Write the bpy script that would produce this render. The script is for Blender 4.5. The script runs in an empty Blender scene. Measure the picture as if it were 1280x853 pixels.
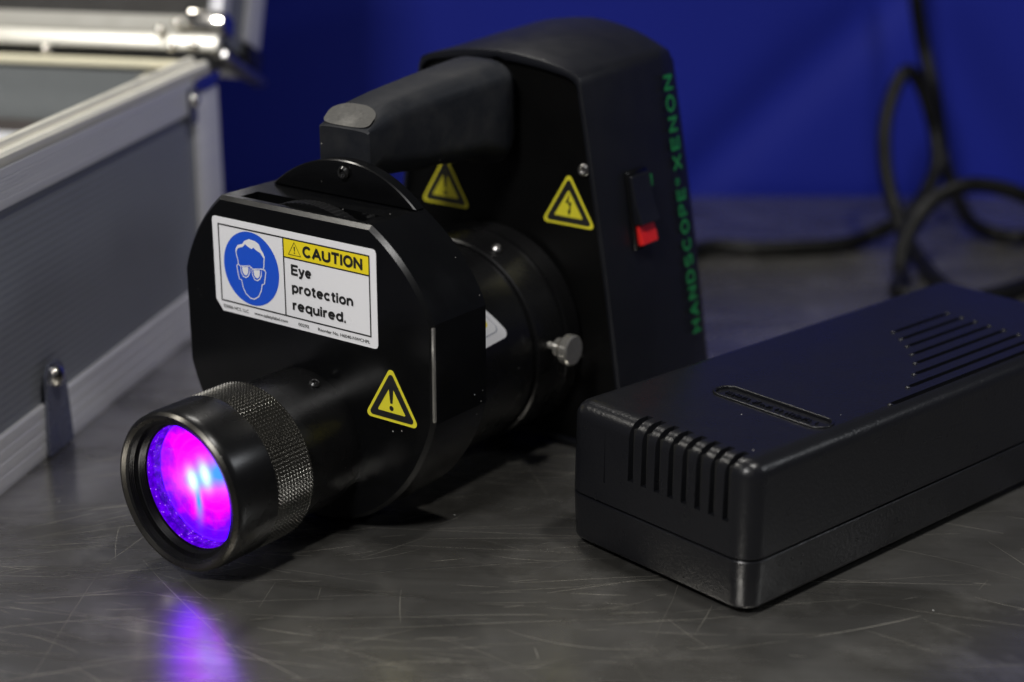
import bpy, bmesh, math, random
from mathutils import Vector, Matrix
R_ = math.radians
random.seed(7)
S = bpy.context.scene
COL = S.collection

# ------------------------------------------------------------------ camera
cam_d = bpy.data.cameras.new('camera')
cam = bpy.data.objects.new('camera', cam_d); COL.objects.link(cam)
cam.location = (0, 0, 0.286)
cam.rotation_euler = (R_(90 - 18.8), 0, 0)
cam_d.lens = 61.9; cam_d.sensor_width = 36
cam_d.clip_start = 0.01; cam_d.clip_end = 50
cam_d.dof.use_dof = True
cam_d.dof.focus_distance = 0.648
cam_d.dof.aperture_fstop = 5.0
S.camera = cam

# ------------------------------------------------------------------ world and lamps
w = bpy.data.worlds.new('World'); S.world = w; w.use_nodes = True
bg = w.node_tree.nodes['Background']
bg.inputs[0].default_value = (0.062, 0.067, 0.086, 1); bg.inputs[1].default_value = 0.36

def lamp(name, loc, target, sx, sy, power, col=(1, 1, 1)):
    l = bpy.data.lights.new(name, 'AREA'); l.shape = 'RECTANGLE'; l.size = sx; l.size_y = sy
    l.energy = power; l.color = col
    o = bpy.data.objects.new(name, l); COL.objects.link(o); o.location = loc
    o.rotation_euler = (Vector(target) - Vector(loc)).to_track_quat('-Z', 'Y').to_euler()
    return o
lamp('ceiling_lamp', (0.52, 0.28, 2.05), (0, 0.68, 0.05), 0.14, 0.14, 17, (1.0, 0.97, 0.92))
lamp('front_lamp', (-0.75, -0.95, 1.75), (0, 0.65, 0.05), 0.45, 0.3, 46, (1.0, 0.98, 0.96))
lamp('side_lamp', (1.70, 0.45, 1.15), (0, 0.7, 0.05), 0.30, 0.25, 4.2, (0.93, 0.96, 1.0))
lamp('left_lamp', (-1.35, 0.95, 1.75), (0, 0.65, 0.05), 0.30, 0.2, 10, (1.0, 0.96, 0.88))
lamp('rear_lamp', (-0.25, 1.75, 1.9), (0, 0.65, 0.05), 0.4, 0.15, 10, (1.0, 0.96, 0.9))
vs = S.view_settings
vs.view_transform = 'Standard'; vs.look = 'None'; vs.exposure = 0; vs.gamma = 1
S.cycles.use_denoising = True
S.cycles.max_bounces = 10
S.cycles.sample_clamp_indirect = 6

# ------------------------------------------------------------------ materials
def newmat(name):
    m = bpy.data.materials.new(name); m.use_nodes = True
    nt = m.node_tree; b = nt.nodes['Principled BSDF']
    return m, nt, b
def N(nt, t, **kw):
    n = nt.nodes.new(t)
    for k, v in kw.items():
        if k.startswith('i_'): n.inputs[k[2:].replace('_', ' ')].default_value = v
        else: setattr(n, k, v)
    return n
def ramp(nt, src, stops):
    r = nt.nodes.new('ShaderNodeValToRGB'); e = r.color_ramp.elements
    while len(e) < len(stops): e.new(0.5)
    for q, (p, c) in zip(e, stops):
        q.position = p; q.color = (c, c, c, 1) if not isinstance(c, tuple) else (*c, 1)
    nt.links.new(src, r.inputs[0]); return r.outputs[0]
def mixc(nt, f, a, b):
    m = nt.nodes.new('ShaderNodeMix'); m.data_type = 'RGBA'
    for s, v in ((0, f), (6, a), (7, b)):
        if hasattr(v, 'is_linked'): nt.links.new(v, m.inputs[s])
        else: m.inputs[s].default_value = v if s == 0 else (*v, 1)
    return m.outputs[2]
def math_(nt, op, a, b=None):
    m = nt.nodes.new('ShaderNodeMath'); m.operation = op
    for s, v in ((0, a), (1, b)):
        if v is None: continue
        if hasattr(v, 'is_linked'): nt.links.new(v, m.inputs[s])
        else: m.inputs[s].default_value = v
    return m.outputs[0]

def surface(name, col, rough=0.4, metal=0.0, bump=None, rvar=0.08, dust=0.0, spec=0.5, grime=0.0):
    """plain painted / plastic / metal surface: base colour, fine relief, uneven gloss, dust specks"""
    m, nt, b = newmat(name)
    tc = N(nt, 'ShaderNodeTexCoord').outputs['Object']
    b.inputs['Metallic'].default_value = metal
    b.inputs['Specular IOR Level'].default_value = spec
    n = N(nt, 'ShaderNodeTexNoise', i_Scale=90.0, i_Detail=2.0); nt.links.new(tc, n.inputs['Vector'])
    r = ramp(nt, n.outputs['Fac'], [(0.3, max(0.02, rough - rvar)), (0.7, min(1, rough + rvar))])
    nt.links.new(r, b.inputs['Roughness'])
    c = col
    if grime:
        n3 = N(nt, 'ShaderNodeTexNoise', i_Scale=38.0, i_Detail=8.0, i_Roughness=0.7); nt.links.new(tc, n3.inputs['Vector'])
        f3 = ramp(nt, n3.outputs['Fac'], [(0.45, 0.0), (0.75, grime)])
        c = mixc(nt, f3, c, (0.22, 0.21, 0.19))
    if dust:
        v = N(nt, 'ShaderNodeTexVoronoi', i_Scale=310.0); nt.links.new(tc, v.inputs['Vector'])
        n2 = N(nt, 'ShaderNodeTexNoise', i_Scale=120.0, i_Detail=2.0); nt.links.new(tc, n2.inputs['Vector'])
        d = math_(nt, 'LESS_THAN', v.outputs['Distance'], 0.085)
        sel = math_(nt, 'GREATER_THAN', n2.outputs['Fac'], 0.78 - dust)
        c = mixc(nt, math_(nt, 'MULTIPLY', d, sel), c, (0.35, 0.34, 0.32))
    if hasattr(c, 'is_linked'): nt.links.new(c, b.inputs['Base Color'])
    else: b.inputs['Base Color'].default_value = (*c, 1)
    if bump:
        sc, st, dist = bump
        nb = N(nt, 'ShaderNodeTexNoise', i_Scale=sc, i_Detail=3.0); nt.links.new(tc, nb.inputs['Vector'])
        bp = N(nt, 'ShaderNodeBump', i_Strength=st, i_Distance=dist)
        nt.links.new(nb.outputs['Fac'], bp.inputs['Height']); nt.links.new(bp.outputs[0], b.inputs['Normal'])
    return m

M = {}
M['anodised'] = surface('black_anodised', (0.0025, 0.0026, 0.0029), 0.22, 0, (900, 0.04, 0.0002), 0.03, dust=0.17, spec=0.32)
M['barrel'] = surface('black_barrel', (0.004, 0.004, 0.0043), 0.27, 0, (1200, 0.04, 0.0002), 0.03, dust=0.05, spec=0.3)
M['knurl'] = surface('black_knurled_metal', (0.10, 0.097, 0.088), 0.24, 0.9, None, 0.03)
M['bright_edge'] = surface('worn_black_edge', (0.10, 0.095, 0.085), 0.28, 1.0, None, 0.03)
M['satin_body'] = surface('satin_black_paint', (0.0055, 0.0060, 0.0085), 0.36, 0, (1500, 0.08, 0.0002), 0.03, dust=0.05, spec=0.35)
M['face_panel'] = surface('matt_black_panel', (0.002, 0.002, 0.002), 0.42, 0, (1500, 0.1, 0.0002), 0.03, dust=0.08, spec=0.15)
M['rubber'] = surface('dusty_rubber', (0.0056, 0.0069, 0.0104), 0.54, 0, (700, 0.12, 0.0003), 0.04, dust=0.10, spec=0.28, grime=0.07)
M['cap_wear'] = surface('scuffed_rubber', (0.060, 0.058, 0.053), 0.7, 0, (300, 0.8, 0.0008), grime=0.9)
M['psu'] = surface('textured_black_plastic', (0.0066, 0.0069, 0.0086), 0.29, 0, (800, 0.42, 0.0003), 0.02, dust=0.07, spec=0.32)
M['slot'] = surface('slot_black', (0.003, 0.003, 0.003), 0.8)
M['chrome'] = surface('polished_nickel', (0.75, 0.72, 0.66), 0.16, 1.0)
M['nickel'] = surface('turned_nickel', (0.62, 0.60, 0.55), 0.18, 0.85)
M['steel'] = surface('dull_steel', (0.42, 0.41, 0.40), 0.32, 1.0)
M['clip'] = surface('blued_steel_clip', (0.17, 0.18, 0.235), 0.28, 0.55)
M['screw'] = surface('black_screw', (0.05, 0.05, 0.05), 0.25, 0.8)
M['white_label'] = surface('white_vinyl', (0.76, 0.76, 0.78), 0.35)
M['black_ink'] = surface('black_ink', (0.012, 0.012, 0.012), 0.4)
M['yellow_ink'] = surface('yellow_ink', (0.80, 0.64, 0.015), 0.4)
M['safety_yellow'] = surface('yellow_vinyl', (0.62, 0.56, 0.03), 0.4)
M['blue_ink'] = surface('blue_ink', (0.012, 0.085, 0.60), 0.35)
M['green_ink'] = surface('green_ink', (0.006, 0.15, 0.037), 0.45)
M['grey_ink'] = surface('grey_ink', (0.35, 0.36, 0.42), 0.4)
M['red'] = surface('red_rocker', (0.55, 0.015, 0.013), 0.3)
M['cord'] = surface('black_cord', (0.004, 0.004, 0.0038), 0.36, 0, (500, 0.1, 0.0003), spec=0.12)
M['seal'] = surface('cream_seal', (0.62, 0.58, 0.42), 0.6)
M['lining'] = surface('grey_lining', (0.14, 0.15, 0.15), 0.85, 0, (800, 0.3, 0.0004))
M['foam_white'] = surface('white_foam', (0.72, 0.73, 0.76), 0.8)
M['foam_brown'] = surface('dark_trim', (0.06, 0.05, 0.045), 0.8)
M['lip'] = surface('lit_rim_aluminium', (0.72, 0.70, 0.62), 0.38, 0.35)
M['strip'] = surface('beige_rim_strip', (0.34, 0.33, 0.29), 0.5)
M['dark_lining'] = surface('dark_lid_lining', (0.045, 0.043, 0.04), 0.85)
M['tape'] = surface('yellow_tape', (0.55, 0.47, 0.10), 0.6)

def aluminium():
    m, nt, b = newmat('brushed_aluminium')
    tc = N(nt, 'ShaderNodeTexCoord').outputs['Object']
    mp = N(nt, 'ShaderNodeMapping'); mp.inputs['Scale'].default_value = (30, 6, 900); nt.links.new(tc, mp.inputs[0])
    n = N(nt, 'ShaderNodeTexNoise', i_Scale=1.0, i_Detail=4.0); nt.links.new(mp.outputs[0], n.inputs['Vector'])
    c = mixc(nt, n.outputs['Fac'], (0.66, 0.66, 0.70), (0.80, 0.80, 0.83))
    nt.links.new(c, b.inputs['Base Color'])
    b.inputs['Metallic'].default_value = 0.4
    nt.links.new(ramp(nt, n.outputs['Fac'], [(0.3, 0.34), (0.7, 0.5)]), b.inputs['Roughness'])
    return m
M['alu'] = aluminium()

def case_panel():
    m, nt, b = newmat('ribbed_grey_laminate')
    tc = N(nt, 'ShaderNodeTexCoord').outputs['Object']
    wv = N(nt, 'ShaderNodeTexWave', i_Scale=95.0, i_Distortion=0.0); wv.bands_direction = 'Z'
    nt.links.new(tc, wv.inputs['Vector'])
    n = N(nt, 'ShaderNodeTexNoise', i_Scale=14.0, i_Detail=7.0); nt.links.new(tc, n.inputs['Vector'])
    c = mixc(nt, n.outputs['Fac'], (0.165, 0.175, 0.205), (0.20, 0.21, 0.24))
    nt.links.new(c, b.inputs['Base Color']); b.inputs['Roughness'].default_value = 0.27
    bp = N(nt, 'ShaderNodeBump', i_Strength=0.25, i_Distance=0.0004)
    nt.links.new(wv.outputs['Fac'], bp.inputs['Height']); nt.links.new(bp.outputs[0], b.inputs['Normal'])
    return m
M['panel'] = case_panel()

def steel_table():
    m, nt, b = newmat('scratched_stainless_steel')
    L = nt.links.new
    tc = N(nt, 'ShaderNodeTexCoord').outputs['Object']
    def mapped(rot, sc, loc=(0, 0, 0)):
        mp = N(nt, 'ShaderNodeMapping'); mp.inputs['Rotation'].default_value = (0, 0, R_(rot))
        mp2 = N(nt, 'ShaderNodeMapping'); mp2.inputs['Scale'].default_value = sc; mp2.inputs['Location'].default_value = loc
        L(tc, mp.inputs[0]); L(mp.outputs[0], mp2.inputs[0]); return mp2.outputs[0]
    def noise(vec, scale=1.0, detail=4.0, rough=0.5, dist=0.0):
        n = N(nt, 'ShaderNodeTexNoise', i_Scale=scale, i_Detail=detail, i_Roughness=rough, i_Distortion=dist)
        L(vec, n.inputs['Vector']); return n.outputs['Fac']
    grain = noise(mapped(4, (9, 620, 1)), 1, 3, 0.6)
    cloudy_sheen = noise(mapped(6, (0.7, 1.6, 1)), 13, 5, 0.62, 0.8)  # cloudy highlights and darker reflections painted into the steel's colour
    cloudy_sheen2 = noise(mapped(30, (1, 1, 1)), 34, 4, 0.65, 0.3)
    c = mixc(nt, grain, (0.40, 0.39, 0.365), (0.58, 0.565, 0.53))
    c = mixc(nt, ramp(nt, cloudy_sheen, [(0.40, 0.0), (0.62, 0.8)]), c, (0.20, 0.192, 0.172))
    c = mixc(nt, ramp(nt, cloudy_sheen2, [(0.50, 0.0), (0.70, 0.45)]), c, (0.74, 0.72, 0.68))
    # dust specks
    v = N(nt, 'ShaderNodeTexVoronoi', i_Scale=120.0); L(tc, v.inputs['Vector'])
    sp = math_(nt, 'MULTIPLY', math_(nt, 'LESS_THAN', v.outputs['Distance'], 0.055), math_(nt, 'GREATER_THAN', noise(tc, 60, 2), 0.60))
    c = mixc(nt, sp, c, (0.8, 0.8, 0.78))
    L(c, b.inputs['Base Color'])
    met = math_(nt, 'SUBTRACT', 0.915, math_(nt, 'MULTIPLY', sp, 0.55)); L(met, b.inputs['Metallic'])
    ro = math_(nt, 'ADD', ramp(nt, cloudy_sheen, [(0.3, 0.15), (0.72, 0.30)]), math_(nt, 'MULTIPLY', grain, 0.06)); L(ro, b.inputs['Roughness'])
    h = math_(nt, 'ADD', math_(nt, 'MULTIPLY', grain, 0.5), math_(nt, 'MULTIPLY', noise(mapped(12, (3, 40, 1)), 6, 3), 0.35))
    bp = N(nt, 'ShaderNodeBump', i_Strength=0.13, i_Distance=0.0004); L(h, bp.inputs['Height']); L(bp.outputs[0], b.inputs['Normal'])
    return m
M['table'] = steel_table()

def blue_vinyl():
    m, nt, b = newmat('blue_vinyl_sheet')
    tc = N(nt, 'ShaderNodeTexCoord').outputs['Object']
    n = N(nt, 'ShaderNodeTexNoise', i_Scale=3.0, i_Detail=5.0); nt.links.new(tc, n.inputs['Vector'])
    nt.links.new(mixc(nt, n.outputs['Fac'], (0.006, 0.011, 0.15), (0.009, 0.016, 0.22)), b.inputs['Base Color'])
    b.inputs['Roughness'].default_value = 0.6; b.inputs['Specular IOR Level'].default_value = 0.12
    return m
M['backdrop'] = blue_vinyl()

def emit(name, builder):
    m = bpy.data.materials.new(name); m.use_nodes = True; nt = m.node_tree
    nt.nodes.clear(); out = nt.nodes.new('ShaderNodeOutputMaterial'); e = nt.nodes.new('ShaderNodeEmission')
    builder(nt, e); nt.links.new(e.outputs[0], out.inputs[0]); return m
def filter_glow(nt, e):
    tc = N(nt, 'ShaderNodeTexCoord').outputs['Object']
    sx = N(nt, 'ShaderNodeSeparateXYZ'); nt.links.new(tc, sx.inputs[0]); X, Zc = sx.outputs[0], sx.outputs[2]
    rr = math_(nt, 'SQRT', math_(nt, 'ADD', math_(nt, 'POWER', X, 2.0), math_(nt, 'POWER', Zc, 2.0)))
    t = math_(nt, 'DIVIDE', rr, 0.023)
    wv = math_(nt, 'SINE', math_(nt, 'MULTIPLY', rr, 2600.0))
    n = N(nt, 'ShaderNodeTexNoise', i_Scale=150.0, i_Detail=3.0); nt.links.new(tc, n.inputs['Vector'])
    ang = math_(nt, 'ARCTAN2', Zc, X)
    sw_ = math_(nt, 'SINE', math_(nt, 'ADD', ang, 2.2)); sw2 = math_(nt, 'SINE', math_(nt, 'MULTIPLY', ang, 7.0))
    q = math_(nt, 'ADD', t, math_(nt, 'ADD', math_(nt, 'MULTIPLY', math_(nt, 'SUBTRACT', n.outputs['Fac'], 0.5), 0.6), math_(nt, 'ADD', math_(nt, 'MULTIPLY', sw_, 0.14), math_(nt, 'MULTIPLY', sw2, 0.03))))
    c = ramp(nt, q, [(0.0, (0.20, 0.006, 0.9)), (0.28, (0.32, 0.001, 0.85)), (0.55, (0.44, 0.0, 0.70)), (0.74, (0.22, 0.0, 0.85)), (0.90, (0.06, 0.0, 0.8)), (1.0, (0.04, 0.0, 0.8))])
    wv2 = math_(nt, 'POWER', math_(nt, 'ABSOLUTE', math_(nt, 'SINE', math_(nt, 'MULTIPLY', rr, 900.0))), 24.0)
    s = math_(nt, 'ADD', 3.6, math_(nt, 'ADD', math_(nt, 'MULTIPLY', wv, 0.03), math_(nt, 'MULTIPLY', n.outputs['Fac'], 0.6)))
    c = mixc(nt, math_(nt, 'MULTIPLY', math_(nt, 'MULTIPLY', wv2, n.outputs['Fac']), 0.05), c, (0.34, 0.08, 0.7))
    def spot(x0, z0, wx, wz, rot):
        cr, sr = math.cos(R_(rot)), math.sin(R_(rot))
        dx = math_(nt, 'SUBTRACT', X, x0); dz = math_(nt, 'SUBTRACT', Zc, z0)
        u = math_(nt, 'DIVIDE', math_(nt, 'ADD', math_(nt, 'MULTIPLY', dx, cr), math_(nt, 'MULTIPLY', dz, sr)), wx)
        v = math_(nt, 'DIVIDE', math_(nt, 'SUBTRACT', math_(nt, 'MULTIPLY', dz, cr), math_(nt, 'MULTIPLY', dx, sr)), wz)
        return math_(nt, 'POWER', 2.718, math_(nt, 'MULTIPLY', math_(nt, 'ADD', math_(nt, 'MULTIPLY', u, u), math_(nt, 'MULTIPLY', v, v)), -1.0))
    f1 = math_(nt, 'ADD', spot(-0.0088, -0.0028, 0.0023, 0.0038, 12), spot(-0.0025, 0.0008, 0.0025, 0.0042, 12))
    f2 = math_(nt, 'ADD', spot(0.0062, 0.0042, 0.0062, 0.0056, 20), math_(nt, 'ADD', spot(-0.0050, -0.0012, 0.0085, 0.0042, 22), spot(-0.0060, -0.0105, 0.0016, 0.0052, 10)))
    f2 = math_(nt, 'MINIMUM', math_(nt, 'MULTIPLY', f2, 1.0), 1.0)
    c = mixc(nt, f2, c, (0.02, 0.11, 0.45))
    c = mixc(nt, math_(nt, 'MINIMUM', f1, 1.0), c, (0.30, 0.45, 0.45))
    nt.links.new(c, e.inputs[0]); nt.links.new(s, e.inputs[1])
M['filter'] = emit('glowing_filter', filter_glow)
def tube_glow(nt, e):
    tc = N(nt, 'ShaderNodeTexCoord').outputs['Object']
    v = N(nt, 'ShaderNodeTexVoronoi', i_Scale=900.0); nt.links.new(tc, v.inputs['Vector'])
    n = N(nt, 'ShaderNodeTexNoise', i_Scale=420.0, i_Detail=3.0); nt.links.new(tc, n.inputs['Vector'])
    sp = math_(nt, 'MULTIPLY', math_(nt, 'LESS_THAN', v.outputs['Distance'], 0.22), math_(nt, 'GREATER_THAN', n.outputs['Fac'], 0.52))
    c = mixc(nt, ramp(nt, n.outputs['Fac'], [(0.35, 0.0), (0.65, 1.0)]), (0.05, 0.0, 0.45), (0.16, 0.0, 1.0))
    nt.links.new(mixc(nt, sp, c, (0.55, 0.22, 1.0)), e.inputs[0]); e.inputs[1].default_value = 1.0
M['tube'] = emit('glowing_tube', tube_glow)
def lens_glass():
    m = bpy.data.materials.new('coated_lens_glass'); m.use_nodes = True; nt = m.node_tree; nt.nodes.clear()
    out = nt.nodes.new('ShaderNodeOutputMaterial'); mx = nt.nodes.new('ShaderNodeMixShader')
    t = nt.nodes.new('ShaderNodeBsdfTransparent'); t.inputs[0].default_value = (0.97, 0.95, 1, 1)
    g = nt.nodes.new('ShaderNodeBsdfGlossy'); g.inputs['Roughness'].default_value = 0.05
    lw = nt.nodes.new('ShaderNodeLayerWeight'); lw.inputs[0].default_value = 0.5
    f = math_(nt, 'ADD', 0.035, math_(nt, 'MULTIPLY', math_(nt, 'POWER', lw.outputs['Facing'], 5.0), 0.9))
    nt.links.new(f, mx.inputs[0]); nt.links.new(t.outputs[0], mx.inputs[1]); nt.links.new(g.outputs[0], mx.inputs[2])
    nt.links.new(mx.outputs[0], out.inputs[0]); return m
M['glass'] = lens_glass()

# ------------------------------------------------------------------ helpers
def finish(me, smooth=None):
    if smooth is not None:
        for p in me.polygons: p.use_smooth = True
        me.set_sharp_from_angle(angle=R_(smooth))
def obj(name, me, mat, parent=None, loc=None, rot=None, smooth=None):
    if isinstance(me, bmesh.types.BMesh):
        bm = me; me = bpy.data.meshes.new(name)
        bmesh.ops.recalc_face_normals(bm, faces=bm.faces[:]); bm.to_mesh(me); bm.free()
    finish(me, smooth)
    o = bpy.data.objects.new(name, me); COL.objects.link(o)
    me.materials.clear(); me.materials.append(M[mat] if isinstance(mat, str) else mat)
    if parent: o.parent = parent
    if loc is not None: o.location = loc
    if rot is not None: o.rotation_euler = rot
    return o
def thing(name, label, cat, loc=(0, 0, 0), rz=0.0, group=None):
    o = bpy.data.objects.new(name, None); COL.objects.link(o); o.empty_display_size = 0.02
    o.location = loc; o.rotation_euler = (0, 0, rz); o['label'] = label; o['category'] = cat
    if group: o['group'] = group
    return o
def box(bm, x0, x1, y0, y1, z0, z1):
    v = [bm.verts.new(p) for p in ((x0,y0,z0),(x1,y0,z0),(x1,y1,z0),(x0,y1,z0),(x0,y0,z1),(x1,y0,z1),(x1,y1,z1),(x0,y1,z1))]
    for f in ((0,3,2,1),(4,5,6,7),(0,1,5,4),(1,2,6,5),(2,3,7,6),(3,0,4,7)): bm.faces.new([v[i] for i in f])
    return v
def bevel_all(bm, r, seg=2, ang=30):
    bmesh.ops.recalc_face_normals(bm, faces=bm.faces[:])
    es = [e for e in bm.edges if len(e.link_faces) == 2 and e.calc_face_angle(0) > R_(ang)]
    bmesh.ops.bevel(bm, geom=es, offset=r, segments=seg, profile=0.5, affect='EDGES')
def bbox(x0, x1, y0, y1, z0, z1, r=0.0, seg=2):
    bm = bmesh.new(); box(bm, x0, x1, y0, y1, z0, z1)
    if r: bevel_all(bm, r, seg)
    return bm
def prism(pts, axis, a, b, bm=None):
    """extrude a closed 2-D outline from a to b; axis 'y': pts are (x,z); 'z': (x,y); 'x': (y,z)"""
    bm = bm or bmesh.new()
    def P(p, t): return {'y': (p[0], t, p[1]), 'z': (p[0], p[1], t), 'x': (t, p[0], p[1])}[axis]
    A = [bm.verts.new(P(p, a)) for p in pts]; B = [bm.verts.new(P(p, b)) for p in pts]
    bm.faces.new(A); bm.faces.new(B[::-1]); n = len(pts)
    for i in range(n): bm.faces.new((A[i], B[i], B[(i+1) % n], A[(i+1) % n]))
    return bm
def lathe(prof, seg=96, axis='y', cx=0, cz=0, close=False, bm=None, caps=True):
    """prof: list of (position along axis, radius)"""
    bm = bm or bmesh.new(); rings = []
    for t, r in prof:
        ring = []
        for k in range(seg):
            a = 2 * math.pi * k / seg; u, v = r * math.cos(a), r * math.sin(a)
            ring.append(bm.verts.new({'y': (cx + u, t, cz + v), 'z': (cx + u, cz + v, t), 'x': (t, cx + u, cz + v)}[axis]))
        rings.append(ring)
    n = len(rings)
    for i in range(n if close else n - 1):
        a, b = rings[i], rings[(i + 1) % n]
        for k in range(seg): bm.faces.new((a[k], a[(k+1) % seg], b[(k+1) % seg], b[k]))
    if not close:
        for rg in (rings[0], rings[-1])[0 if caps else 1:]: bm.faces.new(rg)
    return bm
def loft(secs, caps=True, bm=None):
    bm = bm or bmesh.new(); rings = [[bm.verts.new(p) for p in s] for s in secs]; n = len(secs[0])
    for a, b in zip(rings, rings[1:]):
        for k in range(n): bm.faces.new((a[k], a[(k+1) % n], b[(k+1) % n], b[k]))
    if caps: bm.faces.new(rings[0]); bm.faces.new(rings[-1])
    return bm
def catmull(pts, n=14):
    P = [Vector(p) for p in pts]; P = [2*P[0]-P[1]] + P + [2*P[-1]-P[-2]]; out = []
    for i in range(1, len(P) - 2):
        for k in range(n):
            t = k / n; a, b, c, d = P[i-1], P[i], P[i+1], P[i+2]
            out.append(0.5*((2*b)+(c-a)*t+(2*a-5*b+4*c-d)*t*t+(3*b-a-3*c+d)*t**3))
    out.append(P[-2]); return out
def tube(path, r, seg=14):
    bm = bmesh.new(); rings = []; up = Vector((0.13, 0.3, 0.94))
    for i, p in enumerate(path):
        t = (path[min(i+1, len(path)-1)] - path[max(i-1, 0)]).normalized()
        u = (up - t * up.dot(t)).normalized(); v = t.cross(u); up = u
        rings.append([bm.verts.new(p + (u*math.cos(2*math.pi*k/seg) + v*math.sin(2*math.pi*k/seg))*r) for k in range(seg)])
    for a, b in zip(rings, rings[1:]):
        for k in range(seg): bm.faces.new((a[k], a[(k+1) % seg], b[(k+1) % seg], b[k]))
    bm.faces.new(rings[0]); bm.faces.new(rings[-1]); return bm
def to_mesh(bm, name='m'):
    me = bpy.data.meshes.new(name); bmesh.ops.recalc_face_normals(bm, faces=bm.faces[:]); bm.to_mesh(me); bm.free(); return me
def cut(me, cutter_bms):
    """boolean difference of a mesh with several cutters, returned as a new mesh"""
    o = bpy.data.objects.new('tmp', me); COL.objects.link(o); tmp = [o]
    for c in cutter_bms:
        co = bpy.data.objects.new('tmp', to_mesh(c)); COL.objects.link(co); tmp.append(co)
        md = o.modifiers.new('b', 'BOOLEAN'); md.operation = 'DIFFERENCE'; md.solver = 'EXACT'; md.object = co
    dg = bpy.context.evaluated_depsgraph_get(); dg.update()
    r = bpy.data.meshes.new_from_object(o.evaluated_get(dg))
    for t in tmp: bpy.data.objects.remove(t, do_unlink=True)
    return r
def rounded(pts, r, seg=6):
    """round every corner of a convex polygon"""
    out = []; n = len(pts)
    for i in range(n):
        p, a, b = Vector(pts[i]), Vector(pts[i-1]), Vector(pts[(i+1) % n])
        u, v = (a-p).normalized(), (b-p).normalized(); ang = u.angle(v); d = r / math.tan(ang/2)
        s, e = p + u*d, p + v*d; c = p + (u+v).normalized() * (r / math.sin(ang/2))
        a0 = math.atan2(*(s-c).yx); a1 = math.atan2(*(e-c).yx); da = (a1-a0+math.pi) % (2*math.pi) - math.pi
        out += [(c.x + r*math.cos(a0+da*k/seg), c.y + r*math.sin(a0+da*k/seg)) for k in range(seg+1)]
    return out
def rrect(x0, y0, x1, y1, r, seg=5): return rounded([(x0,y0),(x1,y0),(x1,y1),(x0,y1)], r, seg)
def ribbon(pts, wd, z, closed=False, h=0.00004, bm=None):
    """flat stroke along a 2-D polyline, a hair thick"""
    bm = bm or bmesh.new(); P = [Vector(p) for p in pts]; n = len(P); L_, R2 = [], []
    for i in range(n):
        a = P[i-1] if (i or closed) else P[i]; b = P[(i+1) % n] if (i < n-1 or closed) else P[i]
        t = (b-a).normalized(); nn = Vector((-t.y, t.x)) * wd/2
        L_.append(bm.verts.new((*(P[i]+nn), z))); R2.append(bm.verts.new((*(P[i]-nn), z)))
    for i in range(n if closed else n-1):
        j = (i+1) % n; bm.faces.new((L_[i], L_[j], R2[j], R2[i]))
    return bm
def flat(pts, z, bm=None):
    bm = bm or bmesh.new(); bm.faces.new([bm.verts.new((p[0], p[1], z)) for p in pts]); return bm
def ring2(outer, inner, z):
    bm = bmesh.new(); n = len(outer); A = [bm.verts.new((*p, z)) for p in outer]; B = [bm.verts.new((*p, z)) for p in inner]
    for i in range(n): bm.faces.new((A[i], A[(i+1) % n], B[(i+1) % n], B[i]))
    return bm
_cap = {}
def text_mesh(s, x0, x1, y, cap, bold=0.0, z=0.0, depth=0.0, spacing=1.0):
    """lettering fitted between x0 and x1 on the baseline y with capital height cap"""
    def raw(t):
        c = bpy.data.curves.new('t', 'FONT'); c.body = t; c.offset = bold; c.resolution_u = 6; c.space_character = spacing
        o = bpy.data.objects.new('t', c); COL.objects.link(o)
        dg = bpy.context.evaluated_depsgraph_get(); dg.update()
        me = bpy.data.meshes.new_from_object(o.evaluated_get(dg)); bpy.data.objects.remove(o, do_unlink=True); return me
    if bold not in _cap:
        h = raw('H'); _cap[bold] = (min(v.co.y for v in h.vertices), max(v.co.y for v in h.vertices))
    h0, h1 = _cap[bold]; me = raw(s)
    a = min(v.co.x for v in me.vertices); b = max(v.co.x for v in me.vertices)
    for v in me.vertices:
        v.co = (x0 + (v.co.x-a)/(b-a)*(x1-x0), y + (v.co.y-h0)/(h1-h0)*cap, z)
    return me
def _arc(cx, cy, rx, ry, a0, a1, n=12): return [(cx+rx*math.cos(R_(a0+(a1-a0)*k/n)), cy+ry*math.sin(R_(a0+(a1-a0)*k/n))) for k in range(n+1)]
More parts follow.
